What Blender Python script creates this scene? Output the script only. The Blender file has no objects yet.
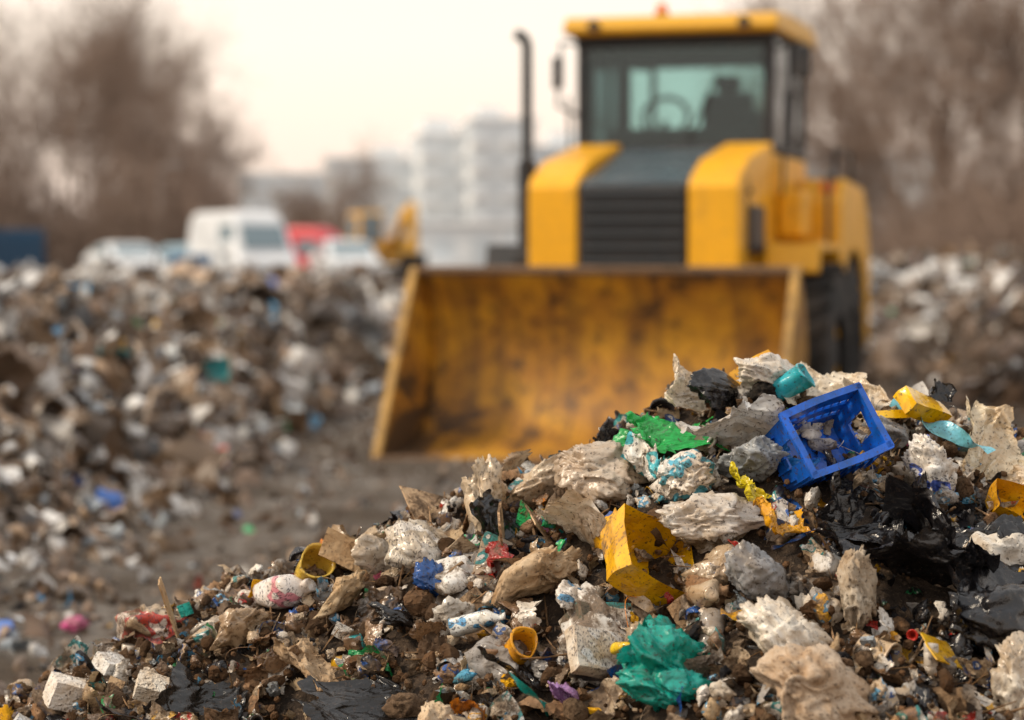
import bpy, bmesh, math, random
import numpy as np
from mathutils import Vector, Matrix, Euler

random.seed(5)
R0 = np.random.default_rng(11)
scene = bpy.context.scene

# ------------------------------------------------------------------ helpers
def link(ob, parent=None):
    scene.collection.objects.link(ob)
    if parent is not None:
        ob.parent = parent
    return ob

def empty(name, loc=(0,0,0), rz=0.0):
    e = bpy.data.objects.new(name, None)
    e.location = loc
    e.rotation_euler = (0,0,rz)
    e.empty_display_size = 0.2
    scene.collection.objects.link(e)
    return e

def np_mesh(name, V, F, mats, midx=None, smooth=None, attrs=None):
    me = bpy.data.meshes.new(name)
    V = np.asarray(V, dtype=np.float32); F = np.asarray(F, dtype=np.int32)
    me.vertices.add(len(V)); me.vertices.foreach_set('co', V.ravel())
    k = F.shape[1]
    me.loops.add(F.size); me.loops.foreach_set('vertex_index', F.ravel())
    me.polygons.add(len(F))
    me.polygons.foreach_set('loop_start', np.arange(0, F.size, k, dtype=np.int32))
    for m in mats: me.materials.append(m)
    if midx is not None: me.polygons.foreach_set('material_index', np.asarray(midx, dtype=np.int32))
    if smooth is None: smooth = np.zeros(len(F), dtype=bool)
    elif smooth is True: smooth = np.ones(len(F), dtype=bool)
    me.polygons.foreach_set('use_smooth', smooth)
    if attrs:
        for n,(typ,data) in attrs.items():
            a = me.attributes.new(n, typ, 'POINT')
            key = {'FLOAT':'value','FLOAT_VECTOR':'vector','FLOAT_COLOR':'color'}[typ]
            a.data.foreach_set(key, np.asarray(data, dtype=np.float32).ravel())
    me.update(calc_edges=True)
    return me

def vnoise(P, seed=0):
    Pi = np.floor(P).astype(np.int64); f = P-Pi; f = f*f*(3-2*f)
    out = np.zeros(len(P))
    for dx in (0,1):
        for dy in (0,1):
            for dz in (0,1):
                a=Pi[:,0]+dx; b=Pi[:,1]+dy; c=Pi[:,2]+dz
                n=((a*73856093) ^ (b*19349663) ^ (c*83492791) ^ (seed*7919+13)) & 0x7fffffff
                n=(n*1103515245+12345) & 0x7fffffff
                n=((n>>11) ^ n)
                n=(n*69069+1) & 0x7fffffff
                h=(n % 100003)/100003.0
                w=(f[:,0] if dx else 1-f[:,0])*(f[:,1] if dy else 1-f[:,1])*(f[:,2] if dz else 1-f[:,2])
                out+=w*h
    return out*2-1

def fbm2(x, y, sc, octs=4, seed=0):
    x=np.asarray(x,float); y=np.asarray(y,float)
    P=np.stack([x.ravel()*sc, y.ravel()*sc, np.full(x.size, 3.7)],1)
    o=np.zeros(len(P)); a=1
    for i in range(octs):
        o+=a*vnoise(P*(2**i)+i*17.3, seed+i); a*=.5
    return o.reshape(x.shape)

def S(t):
    t=np.clip(t,0,1); return t*t*(3-2*t)

# ------------------------------------------------------------------ materials
def new_mat(name):
    m = bpy.data.materials.new(name); m.use_nodes=True
    nt=m.node_tree; b=nt.nodes['Principled BSDF']
    return m, nt, b

def mixc(nt, fac, a, b, blend='MIX'):
    n=nt.nodes.new('ShaderNodeMix'); n.data_type='RGBA'; n.blend_type=blend
    for sock,val in ((n.inputs[0],fac),(n.inputs[6],a),(n.inputs[7],b)):
        if isinstance(val,(int,float)): sock.default_value=val
        elif isinstance(val,tuple): sock.default_value=(val+(1,))[:4]
        else: nt.links.new(val,sock)
    return n.outputs[2]

def noise_tex(nt, vec, scale, detail=5, rough=.6, dist=0.0, typ=None):
    n=nt.nodes.new('ShaderNodeTexNoise')
    if typ: n.noise_type=typ
    n.inputs['Scale'].default_value=scale; n.inputs['Detail'].default_value=detail
    n.inputs['Roughness'].default_value=rough; n.inputs['Distortion'].default_value=dist
    if vec is not None: nt.links.new(vec,n.inputs['Vector'])
    return n.outputs['Fac']

def maprange(nt, v, a, b, c=0.0, d=1.0):
    n=nt.nodes.new('ShaderNodeMapRange')
    for i,val in enumerate((v,a,b,c,d)):
        if isinstance(val,(int,float)): n.inputs[i].default_value=val
        else: nt.links.new(val,n.inputs[i])
    return n.outputs[0]

def math_n(nt, op, a, b=0.0):
    n=nt.nodes.new('ShaderNodeMath'); n.operation=op
    for i,val in enumerate((a,b)):
        if isinstance(val,(int,float)): n.inputs[i].default_value=val
        else: nt.links.new(val,n.inputs[i])
    return n.outputs[0]

def objco(nt):
    return nt.nodes.new('ShaderNodeTexCoord').outputs['Object']

def paint(name, col, dirt=(.10,.07,.045), amount=.4, rough=.45, scale=3.0, bump=.05, metallic=0.0, lo=.45):
    m,nt,b=new_mat(name); oc=objco(nt)
    f1=noise_tex(nt,oc,scale,5,.68); f2=noise_tex(nt,oc,scale*9,3,.7)
    f=maprange(nt,f1,lo,lo+.25,0,amount)
    f=math_n(nt,'ADD',f,maprange(nt,f2,.52,.75,0,amount*.7))
    c0=mixc(nt,maprange(nt,noise_tex(nt,oc,scale*.5,2),.35,.65),tuple(c*.85 for c in col),tuple(col))
    c=mixc(nt,f,c0,dirt)
    nt.links.new(c,b.inputs['Base Color'])
    nt.links.new(maprange(nt,f,0,1,rough,.85),b.inputs['Roughness'])
    b.inputs['Metallic'].default_value=metallic
    bp=nt.nodes.new('ShaderNodeBump'); bp.inputs['Strength'].default_value=bump; bp.inputs['Distance'].default_value=.02
    nt.links.new(f2,bp.inputs['Height']); nt.links.new(bp.outputs[0],b.inputs['Normal'])
    return m

def attr(nt,name):
    a=nt.nodes.new('ShaderNodeAttribute'); a.attribute_name=name; return a

def litter_mat(name, rough, bump, printed=0.0, spec=.5, transl=0.0, wr=2.0, fine=60):
    m,nt,b=new_mat(name); oc=objco(nt)
    c=attr(nt,'col').outputs['Color']; lc=attr(nt,'lc').outputs['Vector']; d=attr(nt,'dirt').outputs['Fac']
    if printed>0:
        p=noise_tex(nt,lc,1.5,1,.3)
        c=mixc(nt,maprange(nt,p,.55,.56,0,printed),c,attr(nt,'col2').outputs['Color'])
        c=mixc(nt,maprange(nt,p,.66,.67,0,.9),c,(.80,.80,.78))
        mp=nt.nodes.new('ShaderNodeMapping'); mp.inputs['Scale'].default_value=(26,9,9)
        nt.links.new(lc,mp.inputs['Vector'])
        t=noise_tex(nt,mp.outputs[0],1.0,1,.5)
        tf=maprange(nt,t,.58,.61,0,.8)
        c=mixc(nt,math_n(nt,'MULTIPLY',tf,maprange(nt,p,.44,.46)),c,(.05,.05,.07))
    n1=noise_tex(nt,oc,11,5,.72,.3)
    c=mixc(nt,maprange(nt,n1,.36,.62,.0,.85),c,(.64,.50,.36),'MULTIPLY')
    lo=math_n(nt,'SUBTRACT',.71,math_n(nt,'MULTIPLY',d,.28))
    hi=math_n(nt,'ADD',lo,.08)
    df=maprange(nt,n1,lo,hi,0,.88)
    n2=noise_tex(nt,oc,110,3,.7)
    c=mixc(nt,df,c,mixc(nt,maprange(nt,n2,.35,.65),(.042,.026,.016),(.19,.125,.075)))
    c=mixc(nt,maprange(nt,n2,.57,.65,0,.78),c,(.045,.029,.02))
    nt.links.new(c,b.inputs['Base Color'])
    nt.links.new(maprange(nt,df,0,1,rough,.95),b.inputs['Roughness'])
    b.inputs['Specular IOR Level'].default_value=spec
    h=noise_tex(nt,lc,wr,4,.6,.8,'RIDGED_MULTIFRACTAL')
    h=math_n(nt,'ADD',math_n(nt,'MULTIPLY',h,.8),math_n(nt,'MULTIPLY',n2,.2))
    bp=nt.nodes.new('ShaderNodeBump'); bp.inputs['Strength'].default_value=bump; bp.inputs['Distance'].default_value=.009
    nt.links.new(h,bp.inputs['Height']); nt.links.new(bp.outputs[0],b.inputs['Normal'])
    if transl>0:
        out=nt.nodes['Material Output']
        tr=nt.nodes.new('ShaderNodeBsdfTranslucent'); nt.links.new(c,tr.inputs['Color'])
        mx=nt.nodes.new('ShaderNodeMixShader'); mx.inputs[0].default_value=transl
        nt.links.new(b.outputs[0],mx.inputs[1]); nt.links.new(tr.outputs[0],mx.inputs[2])
        nt.links.new(mx.outputs[0],out.inputs['Surface'])
    return m

FILM=litter_mat('plastic_film',.20,.85,0,.7,.15,3.2)
PRINT=litter_mat('printed_packaging',.28,.5,.92,.6,.06,2.4)
CLOTH=litter_mat('paper_and_cloth',.85,.9,.0,.25,0,3.2)
HARD=litter_mat('hard_plastic',.18,.12,.0,.55,0,1.2)
SOIL=litter_mat('soil_and_wood',1.0,.8,0,.1,0,2.5)
LM=[FILM,PRINT,CLOTH,HARD,SOIL]
m_film,m_print,m_cloth,m_hard,m_soil=range(5)
def far_mat():
    m,nt,b=new_mat('distant_litter'); oc=objco(nt)
    c=attr(nt,'col').outputs['Color']
    n=noise_tex(nt,oc,7,3,.7)
    c=mixc(nt,maprange(nt,n,.46,.62,0,.75),c,(.12,.082,.055))
    nt.links.new(c,b.inputs['Base Color']); b.inputs['Roughness'].default_value=.4
    return m
FARM=far_mat()

def ground_mat():
    m,nt,b=new_mat('dirt_ground'); oc=objco(nt)
    n=noise_tex(nt,oc,.9,5,.65); n2=noise_tex(nt,oc,11,5,.75)
    pos=nt.nodes.new('ShaderNodeSeparateXYZ'); nt.links.new(oc,pos.inputs[0])
    c=mixc(nt,maprange(nt,n,.38,.62),(.10,.080,.062),(.27,.245,.22))
    c=mixc(nt,maprange(nt,n2,.42,.60,0,.8),c,(.075,.055,.04))
    c=mixc(nt,maprange(nt,pos.outputs['Z'],.04,.22,0,.85),c,(.072,.049,.034))
    nt.links.new(c,b.inputs['Base Color']); b.inputs['Roughness'].default_value=1
    b.inputs['Specular IOR Level'].default_value=.15
    bp=nt.nodes.new('ShaderNodeBump'); bp.inputs['Strength'].default_value=1.0; bp.inputs['Distance'].default_value=.08
    nt.links.new(n2,bp.inputs['Height']); nt.links.new(bp.outputs[0],b.inputs['Normal'])
    return m
GROUND=ground_mat()
def soil_base():
    m,nt,b=new_mat('heap_soil'); oc=objco(nt)
    n=noise_tex(nt,oc,12,5,.7); n2=noise_tex(nt,oc,70,4,.75)
    c=mixc(nt,maprange(nt,n,.38,.62),(.025,.016,.010),(.09,.058,.036))
    c=mixc(nt,maprange(nt,n2,.56,.66,0,.8),c,(.20,.14,.09))
    nt.links.new(c,b.inputs['Base Color']); b.inputs['Roughness'].default_value=1
    bp=nt.nodes.new('ShaderNodeBump'); bp.inputs['Strength'].default_value=1; bp.inputs['Distance'].default_value=.02
    nt.links.new(n2,bp.inputs['Height']); nt.links.new(bp.outputs[0],b.inputs['Normal'])
    return m
HSOIL=soil_base()

# ------------------------------------------------------------------ terrain functions
cx=[-2.8,-2.3,-1.75,-1.4,-1.16,-.87,-.6,-.32,-.07,.2,.405,.63,.88,1.16,1.6,2.2,2.9]
cz=[-.4,-.18,.06,.20,.28,.45,.58,.67,.81,.90,1.00,1.045,.99,.92,.83,.55,-.1]
def crest(x): return np.interp(x,cx,cz)
CY=5.5; SL=.55
def h_heap(x,y):
    x=np.asarray(x,float); y=np.asarray(y,float)
    d=y-CY
    q=np.sqrt(d*d+.004)-.063
    drop=np.where(d<0, SL*q, .75*q)
    return crest(x)-drop+.045*fbm2(x,y,2.3,3,5)

def h_ground(x,y):
    x=np.asarray(x,float); y=np.asarray(y,float)
    foot=-1.50+.02*(y-12)+.15*np.sin(y*1.3)
    L=.98*S((foot-x)/1.7)*S((y-7.0)/9)*(1-S((y-55)/10))
    Bk=.66*S((y-23.5)/2.5)*(1-S((y-48)/12))
    Rr=(.90*S((x-3.60-.02*(y-20))/1.5)+.60*S((x-4.7)/4.0))*S((y-13)/5)*(1-S((y-50)/15))
    base=np.maximum(np.maximum(L,Bk),Rr)
    lump=fbm2(x,y,.75,4,2)
    near=(y<70)&(np.abs(x)<40)
    return base*(1+.22*lump)+np.where(near,.03*fbm2(x,y,2.5,3,9),0)

def grid_tris(nx,ny):
    i=np.arange(nx-1)[:,None]*ny+np.arange(ny-1)[None,:]
    i=i.ravel()
    return np.stack([i,i+ny,i+ny+1,i+1],1)

def axis(dense_lo,dense_hi,step,lo,hi):
    a=list(np.arange(dense_lo,dense_hi,step))
    s=step; v=a[-1]
    while v<hi: s*=1.25; v+=s; a.append(v)
    s=step; v=a[0]; pre=[]
    while v>lo: s*=1.25; v-=s; pre.append(v)
    return np.array(pre[::-1]+a)
gx=axis(-9,10,.11,-900,900); gy=axis(2,36,.12,-120,1800)
X,Y=np.meshgrid(gx,gy,indexing='ij'); Z=h_ground(X,Y)
me=np_mesh('ground',np.stack([X.ravel(),Y.ravel(),Z.ravel()],1),grid_tris(len(gx),len(gy)),[GROUND],smooth=True)
link(bpy.data.objects.new('ground',me))

# ------------------------------------------------------------------ litter templates
def unit(r):
    v=r.normal(size=3); return v/np.linalg.norm(v)
def rot_rand(r):
    q=r.normal(size=4); q/=np.linalg.norm(q); w,x,y,z=q
    return np.array([[1-2*(y*y+z*z),2*(x*y-z*w),2*(x*z+y*w)],[2*(x*y+z*w),1-2*(x*x+z*z),2*(y*z-x*w)],[2*(x*z-y*w),2*(y*z+x*w),1-2*(x*x+y*y)]])
def ico(sub):
    bm=bmesh.new(); bmesh.ops.create_icosphere(bm,subdivisions=sub,radius=1)
    V=np.array([v.co[:] for v in bm.verts]); F=np.array([[v.index for v in f.verts] for f in bm.faces]); bm.free()
    return V,F
ICO={k:ico(k) for k in (1,2,3,4,5)}
def quad2tri(F): return np.concatenate([F[:,[0,1,2]],F[:,[0,2,3]]])
def grid(n,m,a=1,b=1):
    u=np.linspace(-a,a,n); v=np.linspace(-b,b,m); U,W=np.meshgrid(u,v,indexing='ij')
    return np.stack([U.ravel(),W.ravel(),np.zeros(U.size)],1), quad2tri(grid_tris(n,m))
def crumple(V,r,amp=.3,f0=1.0,octs=4,per=3,dec=.55):
    Q=V.copy(); f=f0; a=amp
    for o in range(octs):
        for k in range(per):
            n=unit(r); d=unit(r)
            t=np.abs(((Q@n)*f+r.random()*2)%2-1)-.5
            Q=Q+np.outer(t*a*1.6/per**.5,d)
        f*=1.9; a*=dec
    return Q
def pleat(P,r,f=1.6,octs=4,aniso=.35,warp=.6,dec=.55):
    """sharp, elongated gathered folds: warped anisotropic ridged noise"""
    A=rot_rand(r); o=np.zeros(len(P)); a=1.0; s0=int(r.integers(9999))
    w=np.stack([vnoise(P*1.3+31*i,s0+i) for i in range(3)],1)
    Q=(P+w*warp)@A*np.array([1,1,aniso])
    tot=0
    for k in range(octs):
        n=np.abs(vnoise(Q*f+k*13.7,s0+10+k))
        o+=a*(1-np.minimum(n*1.9,1))**1.3; tot+=a
        f*=1.95; a*=dec
    return o/tot
def prune(V,F,keepF):
    F=F[keepF]; used=np.unique(F); mp=-np.ones(len(V),int); mp[used]=np.arange(len(used))
    return V[used],mp[F]
def norm(V):
    V=V-(V.max(0)+V.min(0))/2
    return V/ (np.abs(V).max()+1e-9)
def t_bag(r,sub,octs=4,open_=False,amp=.5):
    V,F=ICO[sub]; B=V.copy()
    lump=vnoise(B*1.1+r.random()*30,int(r.integers(999)))*.30
    h=pleat(B,r,r.uniform(1.5,2.2),octs,r.uniform(.2,.4),.6,.58)
    rad=.62+lump+amp*h
    neck=np.clip(B[:,0]-.72,0,1)*2.2
    V=B*rad[:,None]*np.array([1,r.uniform(.75,1),r.uniform(.5,.8)])
    V[:,0]+=neck*.55; V[:,1]*=1-np.clip(neck*.9,0,.6); V[:,2]*=1-np.clip(neck*.9,0,.6)
    if open_:
        n=unit(r); c=(B@n)+.10*vnoise(B*2,5)
        V,F=prune(V,F,c[F].mean(1)<r.uniform(.3,.6))
    V=crumple(V,r,.22,.8,3,3)
    return norm(V),F,True
def t_sheet(r,n,octs=4,amp=.32,asp=1.0,torn=False):
    m=max(6,int(n*asp)); V,F=grid(n,m,1,asp)
    if torn:
        rad=np.maximum(np.abs(V[:,0]),np.abs(V[:,1])/asp)
        e=vnoise(V*3.1+r.random()*50,int(r.integers(999)))*.22
        V,F=prune(V,F,(rad+e)[F].mean(1)<.90)
    else:
        a=np.arctan2(V[:,1],V[:,0]); P=np.stack([np.cos(a),np.sin(a),a*0],1)*1.5
        rad=np.maximum(np.abs(V[:,0]),np.abs(V[:,1])/asp)[:,None]
        k=1+.35*vnoise(P+r.random()*40,int(r.integers(999)))[:,None]*rad+.10*vnoise(P*4+9,3)[:,None]*rad**3
        V=V*k
    P=V.copy()
    h=pleat(P,r,r.uniform(1.2,1.9),octs,r.uniform(.15,.4),.6,.52)
    h2=pleat(P,r,r.uniform(2,3),2,.3,.4)
    k=r.uniform(.3,1.8); th=V[:,0]*k
    V=np.stack([np.sin(th)/k,V[:,1],(1-np.cos(th))/k+amp*h],1)
    V[:,0]+=.12*h2; V[:,1]+=.12*(h-.5)
    V=crumple(V,r,amp*.95,.8,3,3)
    return norm(V),F,True
def t_boxgrid(n,dims):
    bm=bmesh.new(); bmesh.ops.create_cube(bm,size=2)
    bmesh.ops.subdivide_edges(bm,edges=bm.edges[:],cuts=n,use_grid_fill=True)
    bmesh.ops.triangulate(bm,faces=bm.faces[:])
    V=np.array([v.co[:] for v in bm.verts]); F=np.array([[v.index for v in f.verts] for f in bm.faces]); bm.free()
    return V*np.array(dims),F
def t_card(r,n=7):
    V,F=t_boxgrid(n,(1,r.uniform(.45,.9),.025))
    V=crumple(V,r,.12,.7,3,2)
    return norm(V),F,False
def t_carton(r,n=9):
    V,F=t_boxgrid(n,(1,r.uniform(.5,.8),r.uniform(.3,.6)))
    V=crumple(V,r,.16,.7,3,2)
    return norm(V),F,False
def t_block(r):
    V,F=t_boxgrid(4,(1,r.uniform(.6,.95),r.uniform(.4,.8)))
    rr=np.linalg.norm(V,axis=1,keepdims=True); V=V*(1-.05*(rr-1))
    V=crumple(V,r,.05,1,3,2)+.03*r.normal(size=V.shape)*.5
    return norm(V),F,False
def lathe(prof,seg):
    P=np.array(prof); a=np.linspace(0,2*np.pi,seg,endpoint=False)
    V=np.stack([np.outer(P[:,0],np.cos(a)),np.outer(P[:,0],np.sin(a)),np.repeat(P[:,1][:,None],seg,1)],2).reshape(-1,3)
    F=[]
    for i in range(len(P)-1):
        for j in range(seg):
            j2=(j+1)%seg; F.append([i*seg+j,i*seg+j2,(i+1)*seg+j2,(i+1)*seg+j])
    return V,quad2tri(np.array(F))
def dens(prof,k):
    out=[]
    for a,b in zip(prof[:-1],prof[1:]):
        for i in range(k): out.append((a[0]+(b[0]-a[0])*i/k,a[1]+(b[1]-a[1])*i/k))
    return out+[prof[-1]]
def crush(V,r,amt=.5):
    for i in range(3):
        n=unit(r); n[2]*=.3; n/=np.linalg.norm(n); d=V@n; c=r.uniform(.1,.35)
        V=V-np.outer(np.clip(d-c,0,None)*amt*r.uniform(.6,1.6),n)
    return crumple(V,r,.06*amt*2,1.3,3,2)
def t_bottle(r):
    V,F=lathe(dens([(0,-1),(.33,-1),(.36,-.95),(.36,-.6),(.33,-.55),(.36,-.5),(.36,.1),(.33,.15),(.36,.2),(.35,.4),(.15,.75),(.12,.8),(.12,.86),(.15,.87),(.15,1),(0,1)],2),20)
    return norm(crush(V,r,.55)),F,True
def t_can(r):
    V,F=lathe(dens([(0,-.74),(.36,-.78),(.42,-.70),(.45,-.62),(.45,.55),(.40,.66),(.36,.70),(.33,.66),(0,.66)],3),22)
    return norm(crush(V,r,.7)),F,True
def t_jug(r):
    V,F=lathe(dens([(0,-1),(.6,-1),(.68,-.9),(.7,.2),(.66,.5),(.3,.75),(.25,.8),(.28,.82),(.28,1),(0,1)],3),22)
    V[:,1]*=.65
    return norm(crush(V,r,.5)),F,True
def t_tub(r):
    V,F=lathe(dens([(0,-.7),(.52,-.7),(.56,-.66),(.72,.55),(.80,.56),(.80,.62),(.70,.62),(.54,-.6),(0,-.62)],3),24)
    return norm(crush(V,r,.35)),F,True
def t_crate():
    # small ribbed plastic crate, open on top, walls of finite thickness, rim, end handles, slightly racked
    parts=[];n=0
    def bx(c,s,m=1):
        nonlocal n
        V,F=t_boxgrid(m,(s[0]/2,s[1]/2,s[2]/2)); V=V+np.array(c); parts.append((V,F+n)); n+=len(V)
    bx((0,0,-.50),(1.72,1.16,.05),4)
    for sy in (-1,1):
        bx((0,sy*.60,-.36),(1.8,.05,.26),6); bx((0,sy*.60,.02),(1.8,.05,.20),6); bx((0,sy*.60,.38),(1.8,.05,.22),6)
        bx((0,sy*.64,.52),(1.96,.14,.07),6)
        for i in range(9): bx((-.84+i*.21,sy*.635,-.02),(.055,.07,.98),3)
    for sx in (-1,1):
        bx((sx*.90,0,-.30),(.05,1.2,.40),4); bx((sx*.90,0,.42),(.05,1.2,.16),4); bx((sx*.93,0,.52),(.14,1.36,.07),4)
        for j in (-1,1): bx((sx*.90,j*.42,.12),(.052,.36,.46),3)
        for i in range(5): bx((sx*.935,-.5+i*.25,-.3),(.07,.05,.42),3)
    V=np.concatenate([p[0] for p in parts]); F=np.concatenate([p[1] for p in parts])
    V[:,:2]*=(1+.10*V[:,2:3]); V[:,0]+=.18*V[:,2]; V[:,1]+=.10*V[:,0]*V[:,2]
    rr=np.random.default_rng(12); V=crumple(V,rr,.12,.6,2,2)
    return norm(V),F,False
def t_lid(r):
    V,F=lathe([(0,.05),(.8,.05),(.85,.12),(.95,.1),(1,-.05),(.95,-.06),(.86,.02),(0,0)],24)
    return norm(crumple(V,r,.05,1,2,2)),F,True
def t_strip(r):
    V,F=grid(26,4,1,r.uniform(.06,.16))
    th=V[:,0]*r.uniform(.5,3); V=np.stack([V[:,0],V[:,1]*np.cos(th),V[:,1]*np.sin(th)],1)
    V=crumple(V,r,.22,.8,3,3)
    return norm(V),F,True
def t_stick(r):
    z=np.linspace(-1,1,10); V,F=lathe([(0,-1)]+[(.035*(1-.3*t)*(1+.2*r.normal()),t) for t in z]+[(0,1)],6)
    V=crumple(V,r,.08,.6,2,2)
    return norm(V),F,False
def t_wire(r):
    t=np.linspace(0,1,30); P=np.stack([np.sin(t*r.uniform(2,7))*.7,t*2-1,np.cos(t*r.uniform(2,6))*.3],1)
    V=[];F=[]
    for i,p in enumerate(P):
        for k in range(4):
            a=k*np.pi/2; V.append(p+.014*np.array([np.cos(a),0,np.sin(a)]))
    for i in range(29):
        for k in range(4):
            k2=(k+1)%4; F.append([i*4+k,i*4+k2,i*4+4+k2,i*4+4+k])
    return norm(np.array(V)),quad2tri(np.array(F)),True
def t_clod(r,sub=2):
    V,F=ICO[sub]; V=V*np.array([1,r.uniform(.6,1),r.uniform(.5,.9)])
    V=V*(1+.3*vnoise(V*1.6+r.random()*40,int(r.integers(99))))[:,None]
    V=crumple(V,r,.12,1.5,3,2)
    return norm(V),F,False
def t_openbox(r,n=9):
    V,F=t_boxgrid(n,(1,.8,.6))
    keep=~(V[F][:,:,2].min(1)>.59)
    V,F=prune(V,F,keep)
    V[:,:2]*=(1+.18*(V[:,2:3]))
    V=crumple(V,r,.17,.7,3,2)
    return norm(V),F,False

r=np.random.default_rng(42)
BAG_H=[t_bag(r,5,5,i==4,.52) for i in range(6)]
BAG=[t_bag(r,4,4,i%4==0) for i in range(14)]
BAG_M=[t_bag(r,3,3,i%4==0) for i in range(8)]
SHEET_H=[t_sheet(r,80,5,.38) for i in range(5)]
SHEET=[t_sheet(r,32,4,.38,a,i%3==0) for i,a in enumerate((1,.8,.6,1,.5,.9,.7,1,.4,.6,.8,.9))]
SHEET_M=[t_sheet(r,16,3,.34,a,i%2==0) for i,a in enumerate((1,.7,.5,.8,1,.6))]
SHEET_L=[t_sheet(r,9,2,.3,a) for a in (1,.7,.5,.8,1,.6)]
CARD=[t_card(r) for i in range(5)]; CARTON=[t_carton(r) for i in range(4)]
BLOCK=[t_block(r) for i in range(4)]; BOTTLE=[t_bottle(r) for i in range(5)]; CAN=[t_can(r) for i in range(4)]
JUG=[t_jug(r) for i in range(3)]; TUB=[t_tub(r) for i in range(4)]; LID=[t_lid(r) for i in range(2)]
STRIP=[t_strip(r) for i in range(6)]; STICK=[t_stick(r) for i in range(4)]; WIRE=[t_wire(r) for i in range(4)]
CLOD=[t_clod(r) for i in range(5)]; CLOD_L=[t_clod(r,1) for i in range(5)]
OPENB=[t_openbox(r) for i in range(3)]; CRATE=t_crate()

def rot_e(ax,ay,az):
    return np.array(Euler((ax,ay,az)).to_matrix())
def rot_flat(r,tilt=.5,slope=0.0):
    return rot_e(slope,0,0)@rot_e(r.normal()*tilt,r.normal()*tilt,0)@rot_e(0,0,r.uniform(0,6.28))

class Heap:
    def __init__(s): s.V=[];s.F=[];s.M=[];s.C=[];s.C2=[];s.L=[];s.D=[];s.S=[];s.n=0
    def add(s,T,pos,R,sc,mat,col,col2=None,dirt=.5):
        V,F,sm=T
        W=(V*sc)@R.T+np.asarray(pos)
        s.V.append(W); s.F.append(F+s.n); s.n+=len(V)
        s.M.append(np.full(len(F),mat)); s.S.append(np.full(len(F),sm))
        n=len(V)
        s.C.append(np.tile(np.append(col,1.),(n,1))); s.C2.append(np.tile(np.append(col if col2 is None else col2,1.),(n,1)))
        s.L.append(V+(R0.random(3)*30)); s.D.append(np.full(n,dirt))
    def build(s,name,parent=None,far=False):
        at={'col':('FLOAT_COLOR',np.concatenate(s.C))}
        if not far:
            at.update({'col2':('FLOAT_COLOR',np.concatenate(s.C2)),'lc':('FLOAT_VECTOR',np.concatenate(s.L)),'dirt':('FLOAT',np.concatenate(s.D))})
        me=np_mesh(name,np.concatenate(s.V),np.concatenate(s.F),[FARM] if far else LM,None if far else np.concatenate(s.M),np.concatenate(s.S),at)
        return link(bpy.data.objects.new(name,me),parent)

PAL=[((.76,.72,.65),18),((.60,.48,.34),15),((.38,.37,.36),7),((.32,.20,.115),12),((.014,.014,.018),16),((.82,.81,.78),13),
     ((.36,.42,.48),5),((.02,.12,.48),2.2),((.84,.46,.01),4.0),((.76,.25,.01),1.5),((.02,.38,.12),.9),((.02,.38,.36),1.0),
     ((.52,.03,.02),1.3),((.6,.12,.25),.5),((.10,.38,.64),1.6),((.50,.38,.24),9)]
PC=np.array([p[0] for p in PAL]); PW=np.array([p[1] for p in PAL]); PW=PW/PW.sum()
def pick(r,brown=0.0):
    if r.random()<brown: c=PC[r.choice([1,3,15,3,0,1,2,4])]
    else: c=PC[r.choice(len(PC),p=PW)]
    c=c*r.uniform(.72,1.08)
    return np.clip(c,0.01,.85)
BRIGHT=[(.02,.12,.45),(.78,.44,.01),(.5,.03,.02),(.02,.35,.12),(.08,.35,.62),(.03,.03,.035),(.02,.12,.45),(.02,.3,.32)]
def pick2(r): return np.array(BRIGHT[r.integers(len(BRIGHT))])

# ------------------------------------------------------------------ foreground garbage heap
heap_root=empty('garbage_heap')
hx=np.arange(-3.0,3.1,.022); hy=np.arange(2.6,8.2,.022)
X,Y=np.meshgrid(hx,hy,indexing='ij'); Z=h_heap(X,Y)+.018*fbm2(X,Y,16,4,21)
Z=np.maximum(Z,-.12)
me=np_mesh('soil_core',np.stack([X.ravel(),Y.ravel(),Z.ravel()],1),grid_tris(len(hx),len(hy)),[HSOIL],smooth=True)
link(bpy.data.objects.new('soil_core',me),heap_root)

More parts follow.
